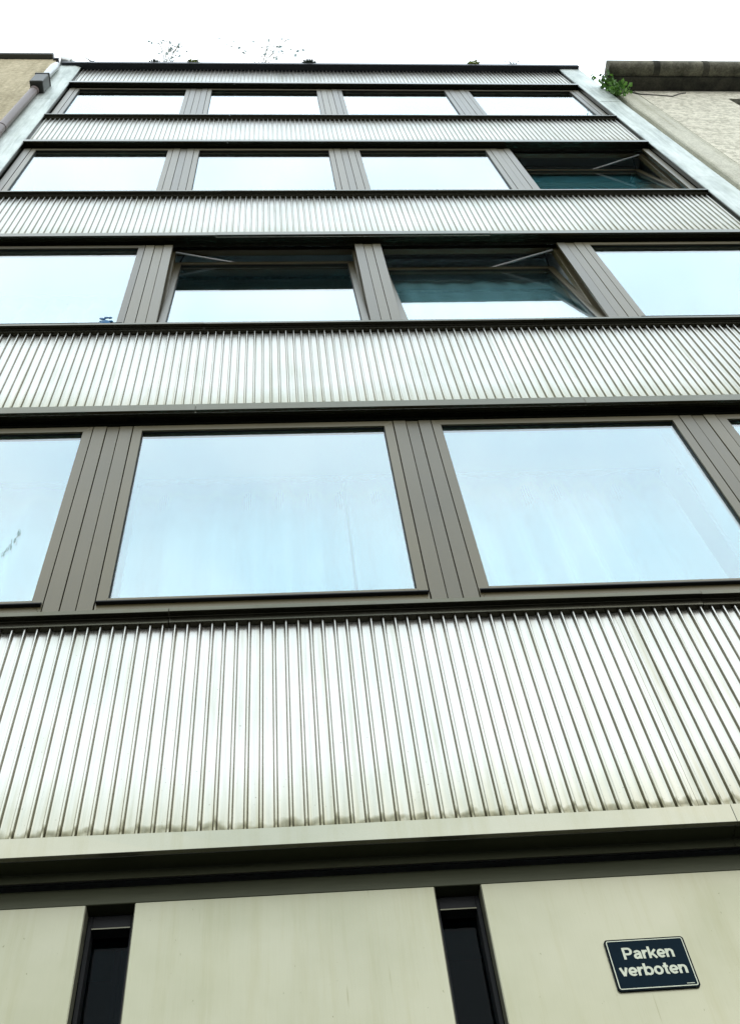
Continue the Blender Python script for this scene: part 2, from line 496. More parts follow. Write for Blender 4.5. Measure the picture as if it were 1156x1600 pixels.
# corrugated sheets: flat pans with narrow raised ribs
NP = 26
PITCH = (SX1 - SX0) / (5 * NP)
PAN, CREST = -0.004, -0.0235
def sheet_mesh(height):
    bm = bmesh.new()
    prof = []
    p = PITCH
    for k in range(NP):
        x = k * p
        for u, y in ((0.0, PAN), (p / 2 - 0.0165, PAN - 0.0002), (p / 2 - 0.0115, PAN - 0.0008), (p / 2 - 0.0082, PAN - 0.0018), (p / 2 - 0.0062, PAN - 0.0042), (p / 2 - 0.0053, PAN - 0.0065),
                     (p / 2 - 0.0046, CREST + 0.0045), (p / 2 - 0.0022, CREST + 0.0006), (p / 2, CREST), (p / 2 + 0.0022, CREST + 0.0006),
                     (p / 2 + 0.0046, CREST + 0.0045), (p / 2 + 0.0053, PAN - 0.0065), (p / 2 + 0.0062, PAN - 0.0042), (p / 2 + 0.0082, PAN - 0.0018),
                     (p / 2 + 0.0115, PAN - 0.0008), (p / 2 + 0.0165, PAN - 0.0002)):
            prof.append((x + u, y))
    prof.append((NP * p - 0.0003, PAN))
    n = len(prof)
    front = [[bm.verts.new((x, y, z)) for x, y in prof] for z in (0, height)]
    back = [[bm.verts.new((x, y + 0.0025, z)) for x, y in prof] for z in (0, height)]
    for i in range(n - 1):
        bm.faces.new((front[0][i], front[0][i + 1], front[1][i + 1], front[1][i]))
        bm.faces.new((back[0][i + 1], back[0][i], back[1][i], back[1][i + 1]))
        bm.faces.new((front[0][i + 1], front[0][i], back[0][i], back[0][i + 1]))
        bm.faces.new((front[1][i], front[1][i + 1], back[1][i + 1], back[1][i]))
    for i in (0, n - 1):
        bm.faces.new((front[0][i], front[1][i], back[1][i], back[0][i]))
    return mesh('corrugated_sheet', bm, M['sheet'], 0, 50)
band = sheet_mesh(1.134)
top_band = sheet_mesh(1.032)
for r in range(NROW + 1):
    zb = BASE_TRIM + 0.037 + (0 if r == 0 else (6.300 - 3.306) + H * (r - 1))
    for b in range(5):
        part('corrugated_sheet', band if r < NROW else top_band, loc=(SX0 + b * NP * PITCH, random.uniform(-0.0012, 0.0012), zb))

# trims under each band (three lengths with tight joints), sills above
JT = [SX0 - 0.004, -0.715, 1.421, SX1 + 0.006]
JS = [SX0 - 0.004, -0.724, 1.455, SX1 + 0.006]
def trim_mesh(x0, x1, m, h=0.072):
    bm = bmesh.new()
    prism_x(bm, x0, x1, [(-0.058, h), (-0.058, 0.0), (-0.040, 0.0), (-0.040, 0.010), (-0.030, 0.030), (-0.040, h)])
    return mesh('lintel_trim', bm, m, 0.0016)
def soffit_mesh(x0, x1, m=None):
    bm = bmesh.new()
    prism_x(bm, x0, x1, [(-0.0395, 0.002), (0.020, 0.002), (0.020, -0.029), (0.0235, -0.029), (0.0235, 0.03), (-0.029, 0.03)])
    return mesh('soffit_board', bm, m or M['sill'], 0.001)
def sill_mesh(x0, x1):
    bm = bmesh.new()
    prism_x(bm, x0, x1, [(-0.058, 0.038), (-0.058, 0.064), (0.02, 0.092), (0.06, 0.092), (0.06, 0.0), (-0.031, 0.0), (-0.031, 0.038)])
    return mesh('window_sill', bm, M['sill_face'], 0.0014)
M['sill_face'] = M['trim']
for i in range(3):
    tm = trim_mesh(JT[i] + 0.001, JT[i + 1] - 0.001, M['trim'])
    sf = soffit_mesh(JT[i] + 0.0002, JT[i + 1] - 0.0002)
    sm = sill_mesh(JS[i] + 0.001, JS[i + 1] - 0.001)
    for r in range(1, NROW + 1):
        part('lintel_trim', tm, loc=(0, random.uniform(-0.0015, 0.0015), 6.300 + H * (r - 1)))
        part('soffit_board', sf, loc=(0, 0, 6.300 + H * (r - 1)))
        part('window_sill', sm, loc=(0, random.uniform(-0.0015, 0.0015), BASE_SILL + H * (r - 1)))
def fascia_mesh(x0, x1):
    bm = bmesh.new()
    n = 16
    rings = []
    for k in range(n + 1):
        x = x0 + (x1 - x0) * k / n
        sp = max(0.0, min(1.0, (-0.55 - x) / 0.5)) * 0.010 + max(0.0, min(1.0, (x - 0.80) / 0.25)) * 0.006 + 0.0012 * math.sin(x * 7)
        h = 0.071 + 0.0012 * math.sin(x * 3.1)
        rings.append([bm.verts.new((x, y, z)) for y, z in ((-0.058 - sp * 0.6, h), (-0.058, 0.0), (-0.040, 0.0), (-0.040, 0.010), (-0.034, 0.030), (-0.0545 - sp * 0.6, h))])
    for a, b in zip(rings, rings[1:]):
        for i in range(6):
            j = (i + 1) % 6
            bm.faces.new((a[i], a[j], b[j], b[i]))
    bm.faces.new(rings[0][::-1]); bm.faces.new(rings[-1])
    return mesh('fascia_trim', bm, M['fascia'], 0.0012)
for x0, x1 in ((SX0 - 0.26, 1.148), (1.1495, SX1 + 0.26)):
    part('fascia_trim', fascia_mesh(x0, x1), loc=(0, -0.004, BASE_TRIM))
    part('soffit_board', soffit_mesh(x0, x1, M['soffit']), loc=(0, 0, BASE_TRIM))

# mullions: a recessed centre strip with two cover strips each
bm = bmesh.new()
box(bm, -0.0315, 0.0315, 0.003, 0.02, 0, 1.678)
box(bm, -0.060, 0.060, 0.0205, 0.11, 0, 1.75)
mull = mesh('mullion', bm, M['frame'], 0.0015)
bm = bmesh.new()
box(bm, -0.0334, 0.0334, 0.0, 0.02, 0, 1.678)
strip = mesh('cover_strip', bm, M['frame'], 0.0015)
bm = bmesh.new()
box(bm, -0.05, 0.05, 0.1105, 0.30, 0, 2.20)
pier = mesh('inner_pier', bm, M['reveal'], 0.003)
for r in range(NROW):
    zb = 4.562 + H * r
    for k in range(1, 4):
        o = part('mullion', mull, loc=(MX[k], 0, zb))
        for s in (-1, 1):
            part('cover_strip', strip, o, (s * 0.0683, random.uniform(-0.001, 0.001), 0))
        part('inner_pier', pier, loc=(MX[k], 0, zb - 0.02))
    for x in (-2.6675, 3.5620):
        part('end_strip', strip, loc=(x, 0, zb))

# windows
XL = [MX[b] + 0.102 for b in range(4)]
XR = [MX[b + 1] - 0.102 for b in range(4)]
OW = XR[0] - XL[0]
SZ0, SZ1 = 4.600, 6.243
SHH = SZ1 - SZ0
hw = OW / 2 - 0.004
FZ = SHH + 0.03
bm = bmesh.new()                                    # fixed frame: ring behind the strips, origin at the sash foot
for b in ((-OW / 2 - 0.04, -OW / 2 + 0.012, 0.064, 0.11, -0.15, SHH + 0.059), (OW / 2 - 0.012, OW / 2 + 0.04, 0.064, 0.11, -0.15, SHH + 0.059),
          (-OW / 2 - 0.039, OW / 2 + 0.039, 0.0645, 0.1095, SHH + 0.06, SHH + 0.13), (-OW / 2 - 0.039, OW / 2 + 0.039, -0.002, 0.1095, -0.14, -0.006)):
    box(bm, *b)
frame_me = mesh('window', bm, M['frame'], 0.001)
SW, TW, BW = 0.048, 0.053, 0.101
def sash_mesh():
    bm = bmesh.new()
    y0, y1 = 0.002, 0.052
    n = [(-hw, 0), (hw, 0), (hw, SHH), (-hw, SHH)]
    i_ = [(-hw + SW, BW), (hw - SW, BW), (hw - SW, SHH - TW), (-hw + SW, SHH - TW)]
    for k in range(4):                              # four mitred members
        j = (k + 1) % 4
        q = [n[k], n[j], i_[j], i_[k]]
        g = 0.0004
        cx = sum(p[0] for p in q) / 4
        cz = sum(p[1] for p in q) / 4
        q = [(cx + (p[0] - cx) * (1 - g), cz + (p[1] - cz) * (1 - g)) for p in q]
        a = [bm.verts.new((x, y0, z)) for x, z in q]
        b = [bm.verts.new((x, y1, z)) for x, z in q]
        for u in range(4):
            v = (u + 1) % 4
            bm.faces.new((a[u], a[v], b[v], b[u]))
        bm.faces.new(a)
        bm.faces.new(b[::-1])
    return mesh('sash', bm, M['frame'], 0.0012)
sash_me = sash_mesh()
gx0, gx1, gz0, gz1 = -hw + SW, hw - SW, BW, SHH - TW
bm = bmesh.new()
box(bm, gx0 - 0.008, gx1 + 0.008, 0.0205, 0.0265, gz0 - 0.008, gz1 + 0.008)
pane_me = mesh('pane', bm, M['glass'])
bm = bmesh.new()
e = 0.0035
for b in ((gx0, gx0 + e, 0.0125, 0.0200, gz0, gz1), (gx1 - e, gx1, 0.0125, 0.0200, gz0, gz1),
          (gx0 + e, gx1 - e, 0.0125, 0.0200, gz1 - e, gz1), (gx0 + e, gx1 - e, 0.0125, 0.0200, gz0, gz0 + e)):
    box(bm, *b)
gasket_me = mesh('gasket', bm, M['black'])
bm = bmesh.new()
prism_x(bm, -hw + 0.004, hw - 0.004, [(-0.015, 0.056), (-0.015, 0.063), (0.001, 0.085), (0.001, 0.054)])
bar_me = mesh('weather_bar', bm, M['black'], 0.001)

TILT = {(1, 1): 4.3, (1, 2): 6.2, (2, 3): 6.7}
for r in range(NROW):
    for b in range(4):
        cx = (XL[b] + XR[b]) / 2
        w = part('window', frame_me, loc=(cx, 0, SZ0 + H * r))
        a = math.radians(TILT.get((r, b), 0.0))
        rot = (-a, 0, 0)
        piv = (0, 0.012 if a else 0.0, 0.004 if a else 0.0)
        for nm, me in (('sash', sash_me), ('pane', pane_me), ('gasket', gasket_me), ('weather_bar', bar_me)):
            part(nm, me, w, piv, rot)
        if a:
            w['label'] = 'bronze framed window tilted inwards at the top'
            # scissor stay: long arm from the frame corner to the middle of the sash top rail, short link beside it
            s = -1 if b == 1 else 1
            top = Vector((0, SHH * math.sin(a) + 0.03, SHH * math.cos(a) - 0.012))
            bm = bmesh.new()
            p0 = Vector((s * (hw - 0.01), 0.07, SHH + 0.03))
            p1 = top + Vector((s * 0.12, 0.02, 0.03))
            tube(bm, [p0, p1], 0.009, 6)
            box(bm, p1.x - 0.05, p1.x + 0.05, p1.y - 0.02, p1.y + 0.02, p1.z - 0.03, p1.z + 0.008)
            part('stay_arm', mesh('stay_arm', bm, M['steel'], 0, 40), w)
            bm = bmesh.new()
            tube(bm, [p0 + (p1 - p0) * 0.12, top + Vector((s * (hw - 0.03), 0.0, 0.01))], 0.006, 6)
            part('stay_link', mesh('stay_link', bm, M['black'], 0, 40), w)

# roof edge and side claddings
bm = bmesh.new()
prism_x(bm, -2.968, 3.882, [(-0.10, 16.375), (-0.10, 16.47), (0.0, 16.48), (0.4, 16.48), (0.4, 16.365), (0.02, 16.365), (0.015, 16.375)])
part('roof_cap', mesh('roof_cap', bm, M['cap'], 0.004))
seams = [0.0, 3.2, 5.1, 7.3, 9.35, 10.95, 12.6, 14.3, 16.37]
for side in (0, 1):
    for a_, b_ in zip(seams, seams[1:]):
        bm = bmesh.new()
        if side == 0:
            pts = [(-2.985, -0.062), (-2.790, -0.062), (-2.724, -0.044), (-2.724, 0.12), (-2.985, 0.12)]
        else:
            pts = [(3.885, -0.055), (3.640, -0.055), (3.615, -0.050), (3.615, 0.12), (3.885, 0.12)]
        j = random.uniform(-0.002, 0.002)
        prism_z(bm, a_ + 0.0015, b_ - 0.0015, [(x, y + (j if y < -0.05 else 0)) for x, y in pts])
        part('side_cladding', mesh('side_cladding', bm, M['zinc'], 0.002))
    if side:
        pbox('edge_strip', [(3.6045, 3.6145, -0.046, 0.02, 3.35, 16.36)], M['sill'], 0.001)
    else:
        pbox('edge_strip', [(-2.7235, -2.7165, -0.040, 0.02, 3.35, 16.36)], M['sill'], 0.001)

# ground floor: header, smooth metal panels, narrow recessed windows between them
bm = bmesh.new()
prism_x(bm, -2.72, 3.61, [(0.055, 3.213), (0.055, 3.276), (0.11, 3.276), (0.11, 3.213)])
part('door_header', mesh('door_header', bm, M['soffit'], 0.002))
pan_x = [(-2.70, -1.9310), (-1.7890, -0.8800), (-0.7370, 0.1720), (0.3140, 1.2230), (1.3650, 2.2740), (2.4160, 3.3250)]
for x0, x1 in pan_x:
    pbox('cladding_panel', [(x0, x1, 0.048 + random.uniform(-0.0008, 0.0008), 0.102, 0.14, 3.2095)], M['panel'], 0.0032)
for (a0, a1), (b0, b1) in zip(pan_x, pan_x[1:]):
    sl = empty('slot_window', (0, 0, 0))
    sl.parent = bld
    sl.location = Vector(((a1 + b0) / 2, 0.074, 0.14)) + OFF
    hw2 = (b0 - a1) / 2
    bm = bmesh.new()
    box(bm, -hw2 + 0.001, -hw2 + 0.014, 0.03, 0.09, 0, 3.07)
    box(bm, hw2 - 0.014, hw2 - 0.001, 0.03, 0.09, 0, 3.07)
    box(bm, -hw2 + 0.0145, hw2 - 0.0145, 0.03, 0.09, 3.022, 3.069)
    link('slot_frame', mesh('slot_frame', bm, M['black'], 0.001), sl)
    bm = bmesh.new()
    box(bm, -hw2 + 0.0146, hw2 - 0.0146, 0.026, 0.0295, 3.020, 3.024)
    link('bead', mesh('bead', bm, M['trim']), sl)
    bm = bmesh.new()
    box(bm, -hw2 + 0.0142, hw2 - 0.0142, 0.072, 0.078, 0.0, 3.021)
    link('pane', mesh('pane', bm, M['slot_glass']), sl)
    if a1 < 0:
        for q in (0.012, 0.034):
            bm = bmesh.new()
            box(bm, q - 0.008, q + 0.008, 0.13, 0.17, 0.0, 3.02)
            link('inner_bar', mesh('inner_bar', bm, M['black']), sl)

# ------------------------------------------------------------------ curtains hanging in the rooms
def curtain(x0, x1, z0, z1, y, label, m, fold=0.20, amp=0.085, seed=0):
    rnd = random.Random(seed)
    bm = bmesh.new()
    n = int((x1 - x0) / 0.012)
    ph = [rnd.uniform(0, 6.28) for _ in range(4)]
    rows = [z0 + (z1 - z0) * k / 6 for k in range(7)]
    grid = {}
    for sgn in (0, 1):
        for j, z in enumerate(rows):
            for i in range(n + 1):
                x = x0 + (x1 - x0) * i / n
                g = 1.0 - 0.88 * j / 6
                yy = y + amp * g * (math.sin(2 * math.pi * x / fold + 1.3 * math.sin(x * 5 + ph[0])) + 0.5 * math.sin(2 * math.pi * x / (fold * 2.7) + ph[1] + 0.4 * z))
                grid[sgn, j, i] = bm.verts.new((x, yy + sgn * 0.0015, z))
    for j in range(6):
        for i in range(n):
            bm.faces.new((grid[0, j, i], grid[0, j, i + 1], grid[0, j + 1, i + 1], grid[0, j + 1, i]))
            bm.faces.new((grid[1, j, i + 1], grid[1, j, i], grid[1, j + 1, i], grid[1, j + 1, i + 1]))
    for i in range(n):
        for j in (0, 6):
            bm.faces.new((grid[0, j, i], grid[1, j, i], grid[1, j, i + 1], grid[0, j, i + 1]))
    for j in range(6):
        for i in (0, n):
            bm.faces.new((grid[0, j, i], grid[0, j + 1, i], grid[1, j + 1, i], grid[1, j, i]))
    root = tag(empty('curtain', ((x0 + x1) / 2, y, z0)), label, 'curtain', 'curtains behind the office windows')
    me = mesh('cloth', bm, m, 0, 180)
    link('cloth', me, root, (-(x0 + x1) / 2, -y, -z0))
    bm = bmesh.new()
    box(bm, x0 - 0.02, x1 + 0.02, y - 0.02, y + 0.02, z1 + 0.002, z1 + 0.03)
    link('curtain_rail', mesh('curtain_rail', bm, M['steel'], 0.003), root, (-(x0 + x1) / 2, -y, -z0))
    return root
def cur(b, r, label, m='curtain', y=0.50, a=0.0, c=1.0, ztop=6.47, **kw):
    x0, x1 = XL[b] - 0.03, XR[b] + 0.03
    curtain(x0 + (x1 - x0) * a, x0 + (x1 - x0) * c, 3.95 + H * r, ztop + H * r, y, label, M[m], seed=r * 10 + b, **kw)
cur(0, 0, 'white sheer curtain behind the cut-off left window of the lowest window row')
cur(1, 0, 'white sheer curtain filling most of the second window of the lowest row', c=0.80)
cur(1, 0, 'narrow right-hand length of white curtain in the second window of the lowest row', a=0.81)
cur(2, 0, 'white sheer curtain behind the wide third window of the lowest row')
cur(3, 0, 'white curtain behind the window at the right edge of the lowest row')
cur(0, 1, 'white pleated curtain behind the closed left window of the second row')
cur(2, 1, 'pleated curtain behind the more widely tilted window of the second row', y=0.30, amp=0.03, ztop=6.70)
cur(0, 2, 'white curtain behind the left window of the third row from below')
cur(3, 2, 'flat grey green curtain behind the tilted window of the third row', m='blind', y=0.26, amp=0.004)

# small blue ornament on the inside sill of the second row's left window
orn = tag(empty('ornament', (-1.352, -0.026, 7.575)), 'small blue ceramic ornament standing at the foot of the second row left window', 'ornament')
bm = bmesh.new()
prof = [(0.012, 0.0), (0.03, 0.004), (0.036, 0.02), (0.030, 0.036), (0.022, 0.044), (0.018, 0.044), (0.014, 0.02)]
seg = 14
rings = [[bm.verts.new((q * math.cos(6.2832 * k / seg), q * math.sin(6.2832 * k / seg), z)) for k in range(seg)] for q, z in prof]
for a_, b_ in zip(rings, rings[1:]):
    for k in range(seg):
        bm.faces.new((a_[k], a_[(k + 1) % seg], b_[(k + 1) % seg], b_[k]))
bm.faces.new(rings[0][::-1]); bm.faces.new(rings[-1])
link('bowl', mesh('bowl', bm, M['blue'], 0, 50), orn)
orn.scale = (1.0, 0.62, 1.5)
bm = bmesh.new()
for k in range(9):
    a_ = 6.28 * k / 9
    bmesh.ops.create_icosphere(bm, subdivisions=1, radius=0.013, matrix=Matrix.Translation((0.03 * math.cos(a_), 0.03 * math.sin(a_), 0.05 + 0.01 * (k % 3))) @ Matrix.Diagonal((1.4, 0.8, 0.6, 1)))
link('flowers', mesh('flowers', bm, M['blue'], 0, 60), orn)

# ------------------------------------------------------------------ sign
sx0, sx1, sz0, sz1 = 0.6395, 0.8775, 2.8120, 2.9790
sign = tag(empty('parking_sign', ((sx0 + sx1) / 2, 0.0472, sz0)), 'dark blue metal sign reading Parken verboten on the pale panel', 'sign')
SW_, SH_ = sx1 - sx0, sz1 - sz0
def rrect(w, h, r, n=6):
    pts = []
    for cx, cz, a0 in ((w / 2 - r, r, -90), (w / 2 - r, h - r, 0), (-w / 2 + r, h - r, 90), (-w / 2 + r, r, 180)):
        for k in range(n + 1):
            a = math.radians(a0 + 90 * k / n)
            pts.append((cx + r * math.cos(a), cz + r * math.sin(a)))
    return pts
def plate(name, w, h, r, z, y0, y1, m, hole=None):
    bm = bmesh.new()
    o_ = [(x, q + z) for x, q in rrect(w, h, r)]
    n = len(o_)
    fo = [bm.verts.new((x, y0, q)) for x, q in o_]
    bo = [bm.verts.new((x, y1, q)) for x, q in o_]
    for k in range(n):
        bm.faces.new((fo[k], fo[(k + 1) % n], bo[(k + 1) % n], bo[k]))
    if hole:
        t_ = hole
        i_ = [(x, q + z + t_) for x, q in rrect(w - 2 * t_, h - 2 * t_, max(r - t_, 0.0005))]
        fi = [bm.verts.new((x, y0, q)) for x, q in i_]
        bi = [bm.verts.new((x, y1, q)) for x, q in i_]
        for k in range(n):
            j = (k + 1) % n
            bm.faces.new((fo[k], fo[j], fi[j], fi[k]))
            bm.faces.new((bo[k], bo[j], bi[j], bi[k]))
            bm.faces.new((fi[k], fi[j], bi[j], bi[k]))
    else:
        bm.faces.new(fo)
        bm.faces.new(bo)
    return link(name, mesh(name, bm, m), sign)
plate('plate', SW_, SH_, 0.010, 0, -0.0045, 0.0, M['sign_rim'])
plate('blue_field', SW_ - 0.008, SH_ - 0.008, 0.007, 0.004, -0.0052, -0.0044, M['sign_blue'])
plate('white_border', SW_ - 0.0095, SH_ - 0.0095, 0.007, 0.00475, -0.0058, -0.0050, M['sign_white'], hole=0.0028)
def arc(cx, cz, rx, rz, a0, a1, n=18):
    return [(cx + rx * math.cos(math.radians(a0 + (a1 - a0) * k / n)), cz + rz * math.sin(math.radians(a0 + (a1 - a0) * k / n))) for k in range(n + 1)]
GLYPH = {
    'P': (0.73, [[(0.095, 0), (0.095, 1)], [(0.19, 0.915), (0.40, 0.915)] + arc(0.40, 0.675, 0.21, 0.24, 90, -90) + [(0.19, 0.435)]]),
    'a': (0.65, [[(0.50, 0.0), (0.50, 0.47)] + arc(0.315, 0.49, 0.185, 0.165, 0, 165),
                 [(0.46, 0.42), (0.33, 0.405), (0.20, 0.37), (0.115, 0.29), (0.10, 0.20), (0.135, 0.115), (0.22, 0.08), (0.33, 0.10), (0.43, 0.17), (0.48, 0.28)]]),
    'r': (0.43, [[(0.095, 0), (0.095, 0.73)], [(0.14, 0.42), (0.16, 0.53), (0.22, 0.61), (0.30, 0.64), (0.40, 0.635)]]),
    'k': (0.62, [[(0.095, 0), (0.095, 1)], [(0.15, 0.27), (0.54, 0.73)], [(0.27, 0.41), (0.55, 0.0)]]),
    'e': (0.63, [[(0.17, 0.345), (0.53, 0.345)], arc(0.315, 0.365, 0.22, 0.285, -5, 318, 30)]),
    'n': (0.62, [[(0.095, 0), (0.095, 0.73)], [(0.14, 0.43)] + arc(0.31, 0.46, 0.185, 0.185, 150, 0, 12) + [(0.495, 0.0)]]),
    'v': (0.57, [[(0.075, 0.73), (0.285, 0.03)], [(0.495, 0.73), (0.285, 0.03)]]),
    'b': (0.66, [[(0.095, 0), (0.095, 1)], arc(0.335, 0.365, 0.22, 0.285, 150, -150, 26)]),
    'o': (0.65, [arc(0.325, 0.365, 0.225, 0.285, 0, 360, 32)]),
    't': (0.40, [[(0.20, 0.94), (0.20, 0.17), (0.23, 0.10), (0.30, 0.08), (0.36, 0.085)], [(0.02, 0.655), (0.37, 0.655)]]),
}
def text(word, cap, x, z, width):
    total = sum(GLYPH[c][0] for c in word) - 0.06
    sx = width / total
    hwid = 0.088
    bm = bmesh.new()
    cur_ = -total / 2
    layer = 0
    for c in word:
        adv, strokes = GLYPH[c]
        for st in strokes:
            layer += 1
            y0 = -0.00003 * (layer % 7)
            pts = [Vector((p[0], p[1])) for p in st]
            closed = (pts[0] - pts[-1]).length < 1e-5
            L_, R_ = [], []
            for k, p in enumerate(pts):
                a_ = pts[k - 1] if k else (pts[-2] if closed else p)
                b_ = pts[k + 1] if k < len(pts) - 1 else (pts[1] if closed else p)
                d1 = (p - a_).normalized() if (p - a_).length > 1e-6 else (b_ - p).normalized()
                d2 = (b_ - p).normalized() if (b_ - p).length > 1e-6 else d1
                n_ = Vector((-(d1 + d2).y, (d1 + d2).x)).normalized()
                w_ = hwid / max(n_.dot(Vector((-d1.y, d1.x))), 0.5)
                L_.append(p + n_ * w_); R_.append(p - n_ * w_)
            def V(p, y):
                return bm.verts.new(((cur_ + p.x) * sx, y, p.y * cap))
            lf = [V(p, y0 - 0.0004) for p in L_]; rf = [V(p, y0 - 0.0004) for p in R_]
            lb = [V(p, 0.0004) for p in L_]; rb = [V(p, 0.0004) for p in R_]
            for k in range(len(pts) - 1):
                bm.faces.new((lf[k], rf[k], rf[k + 1], lf[k + 1]))
                bm.faces.new((lf[k], lf[k + 1], lb[k + 1], lb[k]))
                bm.faces.new((rf[k + 1], rf[k], rb[k], rb[k + 1]))
            for k in (0, -1):
                bm.faces.new((lf[k], rf[k], rb[k], lb[k]))
        cur_ += adv
    return link('lettering', mesh('lettering', bm, M['sign_white']), sign, (x, -0.0056, z))
text('Parken', 0.0385, 0.000, 0.0990, 0.149)
text('verboten', 0.0385, -0.001, 0.0450, 0.196)
boxes('maker_mark', [(0.082, 0.104, -0.0058, -0.0048, 0.0120, 0.0140)], M['sign_white'], sign)

# ------------------------------------------------------------------ smear on the left window
smear = tag(empty('smear', (-1.475, 0.0198, 5.05)), 'green smear on the glass of the lowest left window', 'stain')
bm = bmesh.new()
rs = random.Random(3)
for k in range(34):
    t_ = rs.random()
    x = -0.012 + 0.035 * t_ + rs.gauss(0, 0.006 * (1.2 - abs(t_ - 0.5)))
    z = t_ * 0.20
    l = rs.uniform(0.01, 0.045)
    w_ = rs.uniform(0.0004, 0.0011)
    box(bm, x - w_, x + w_, -0.0006, 0.0003, z, z + l)
link('streaks', mesh('streaks', bm, M['smear']), smear)

# ------------------------------------------------------------------ left neighbour with its rainwater pipe
ln = tag(empty('neighbour_house', (-5.0, 0, 0)), 'tan rendered house on the left with a brown rainwater pipe', 'building')
def lpart(name, bm, m, bevel=0.0, smooth=None):
    return link(name, mesh(name, bm, m, bevel, smooth), ln, (5.0, 0, 0))
bm = bmesh.new(); box(bm, -9.0, -3.165, 0.0, 6.0, 0, 17.19); lpart('wall', bm, M['tan'])
bm = bmesh.new(); box(bm, -9.0, -3.215, -0.07, 0.5, 17.20, 17.30); lpart('coping', bm, M['hopper'], 0.01)
bm = bmesh.new(); box(bm, -3.205, -3.13, -0.03, 0.4, 17.10, 17.18); lpart('coping_end', bm, M['cap'], 0.006)
bm = bmesh.new(); box(bm, -3.164, -2.99, 0.03, 4.0, 0, 17.0); lpart('party_wall', bm, M['core'])
def pipe(p, r, m, nm='rainwater_pipe'):
    bm = bmesh.new(); tube(bm, p, r, 16); return lpart(nm, bm, m, 0, 40)
z = 0.15
cuts = [0.15, 4.0, 8.4, 11.2, 12.75, 14.57]
for a_, b_ in zip(cuts, cuts[1:]):
    pipe([(-2.992, -0.105, a_ + 0.004), (-2.992, -0.105, b_ - 0.004)], 0.046, M['pipe'])
    pipe([(-2.992, -0.105, b_ - 0.09), (-2.992, -0.105, b_ - 0.012)], 0.051, M['pipe'], 'pipe_collar')
bm = bmesh.new()
v0 = [(-3.045, -0.205), (-2.893, -0.205), (-2.893, -0.065), (-3.045, -0.065)]
prism_z(bm, 14.58, 15.0, v0)
lpart('hopper', bm, M['hopper'], 0.008)
bm = bmesh.new(); box(bm, -3.053, -2.885, -0.213, -0.064, 15.002, 15.03); lpart('hopper_rim', bm, M['hopper'], 0.004)
pipe([(-2.992, -0.115, 15.03), (-2.992, -0.115, 15.9), (-3.03, -0.06, 16.35), (-3.05, 0.1, 16.5)], 0.05, M['steel'], 'upper_pipe')

# round zinc roll on the roof edge beside the neighbour
rl = tag(empty('flashing_roll', (-2.93, -0.06, 16.475)), 'pale rolled metal flashing on the left roof corner', 'flashing')
bm = bmesh.new()
tube(bm, [(-0.08, -0.02, 0.06), (0.0, 0.0, 0.075), (0.10, 0.05, 0.06)], 0.075, 14)
link('roll', mesh('roll', bm, M['steel'], 0, 40), rl)
bm = bmesh.new(); tube(bm, [(0.03, -0.01, 0.07), (0.045, 0.0, 0.07)], 0.079, 14)
link('band', mesh('band', bm, M['zinc'], 0, 40), rl)

# ------------------------------------------------------------------ right neighbour with its mossy eaves
rn = tag(empty('neighbour_house', (6.0, 0, 0)), 'grey roughcast house on the right with dark mossy stone eaves', 'building')
def rpart(name, bm, m, bevel=0.0, smooth=None):
    return link(name, mesh(name, bm, m, bevel, smooth), rn, (-6.0, 0, 0))
bm = bmesh.new()
box(bm, 4.285, 5.33, -0.020, 4.0, 0, 15.12)
box(bm, 5.3305, 6.5, -0.020, 4.0, 0, 13.0)
box(bm, 5.3305, 6.5, -0.020, 4.0, 14.66, 15.12)
box(bm, 6.5005, 11.0, -0.020, 4.0, 0, 15.12)
rpart('wall', bm, M['rough'])
bm = bmesh.new(); box(bm, 5.335, 6.495, 0.10, 0.13, 13.005, 14.655); rpart('window', bm, M['slot_glass'])
bm = bmesh.new(); box(bm, 5.3315, 6.499, 0.135, 0.3, 13.001, 14.659); rpart('window_reveal', bm, M['core'])
bm = bmesh.new(); box(bm, 4.015, 4.284, -0.024, 3.9, 0, 14.26); rpart('corner_border', bm, M['smooth'], 0.012)
bm = bmesh.new(); box(bm, 4.028, 4.284, -0.018, 3.9, 14.272, 15.11); rpart('corner_border', bm, M['smooth'], 0.012)
bm = bmesh.new(); box(bm, 3.89, 4.014, 0.04, 3.8, 0, 14.9); rpart('party_wall', bm, M['smooth'])
bm = bmesh.new(); box(bm, 3.935, 11.0, -0.185, 0.6, 15.122, 15.22); rpart('eaves_slab', bm, M['stone_dark'], 0.012)
x = 3.925
rs = random.Random(11)
while x < 9.5:
    w_ = rs.uniform(0.60, 0.66)
    bm = bmesh.new()
    arc = [(-0.175, 15.16)] + [(-0.262 + 0.09 * math.cos(a), 15.20 + 0.075 * math.sin(a)) for a in [math.radians(q) for q in (-40, -65, -90, -115, -140, -165, -180)]] + [(-0.352, 15.29), (-0.17, 15.31)]
    prism_x(bm, x, x + w_ - 0.006, arc)
    o = rpart('eaves_stone', bm, M['stone'], 0.006, 35)
    bm = bmesh.new()
    arc2 = [(-0.187, 15.17)] + [(-0.264 + 0.098 * math.cos(a), 15.20 + 0.083 * math.sin(a)) for a in [math.radians(q) for q in (-40, -65, -90, -115, -140, -165, -180)]] + [(-0.359, 15.26), (-0.19, 15.28)]
    prism_x(bm, x + w_ - 0.05, x + w_ + 0.03, arc2)
    rpart('eaves_joint', bm, M['stone_dark'], 0.004, 35)
    x += w_
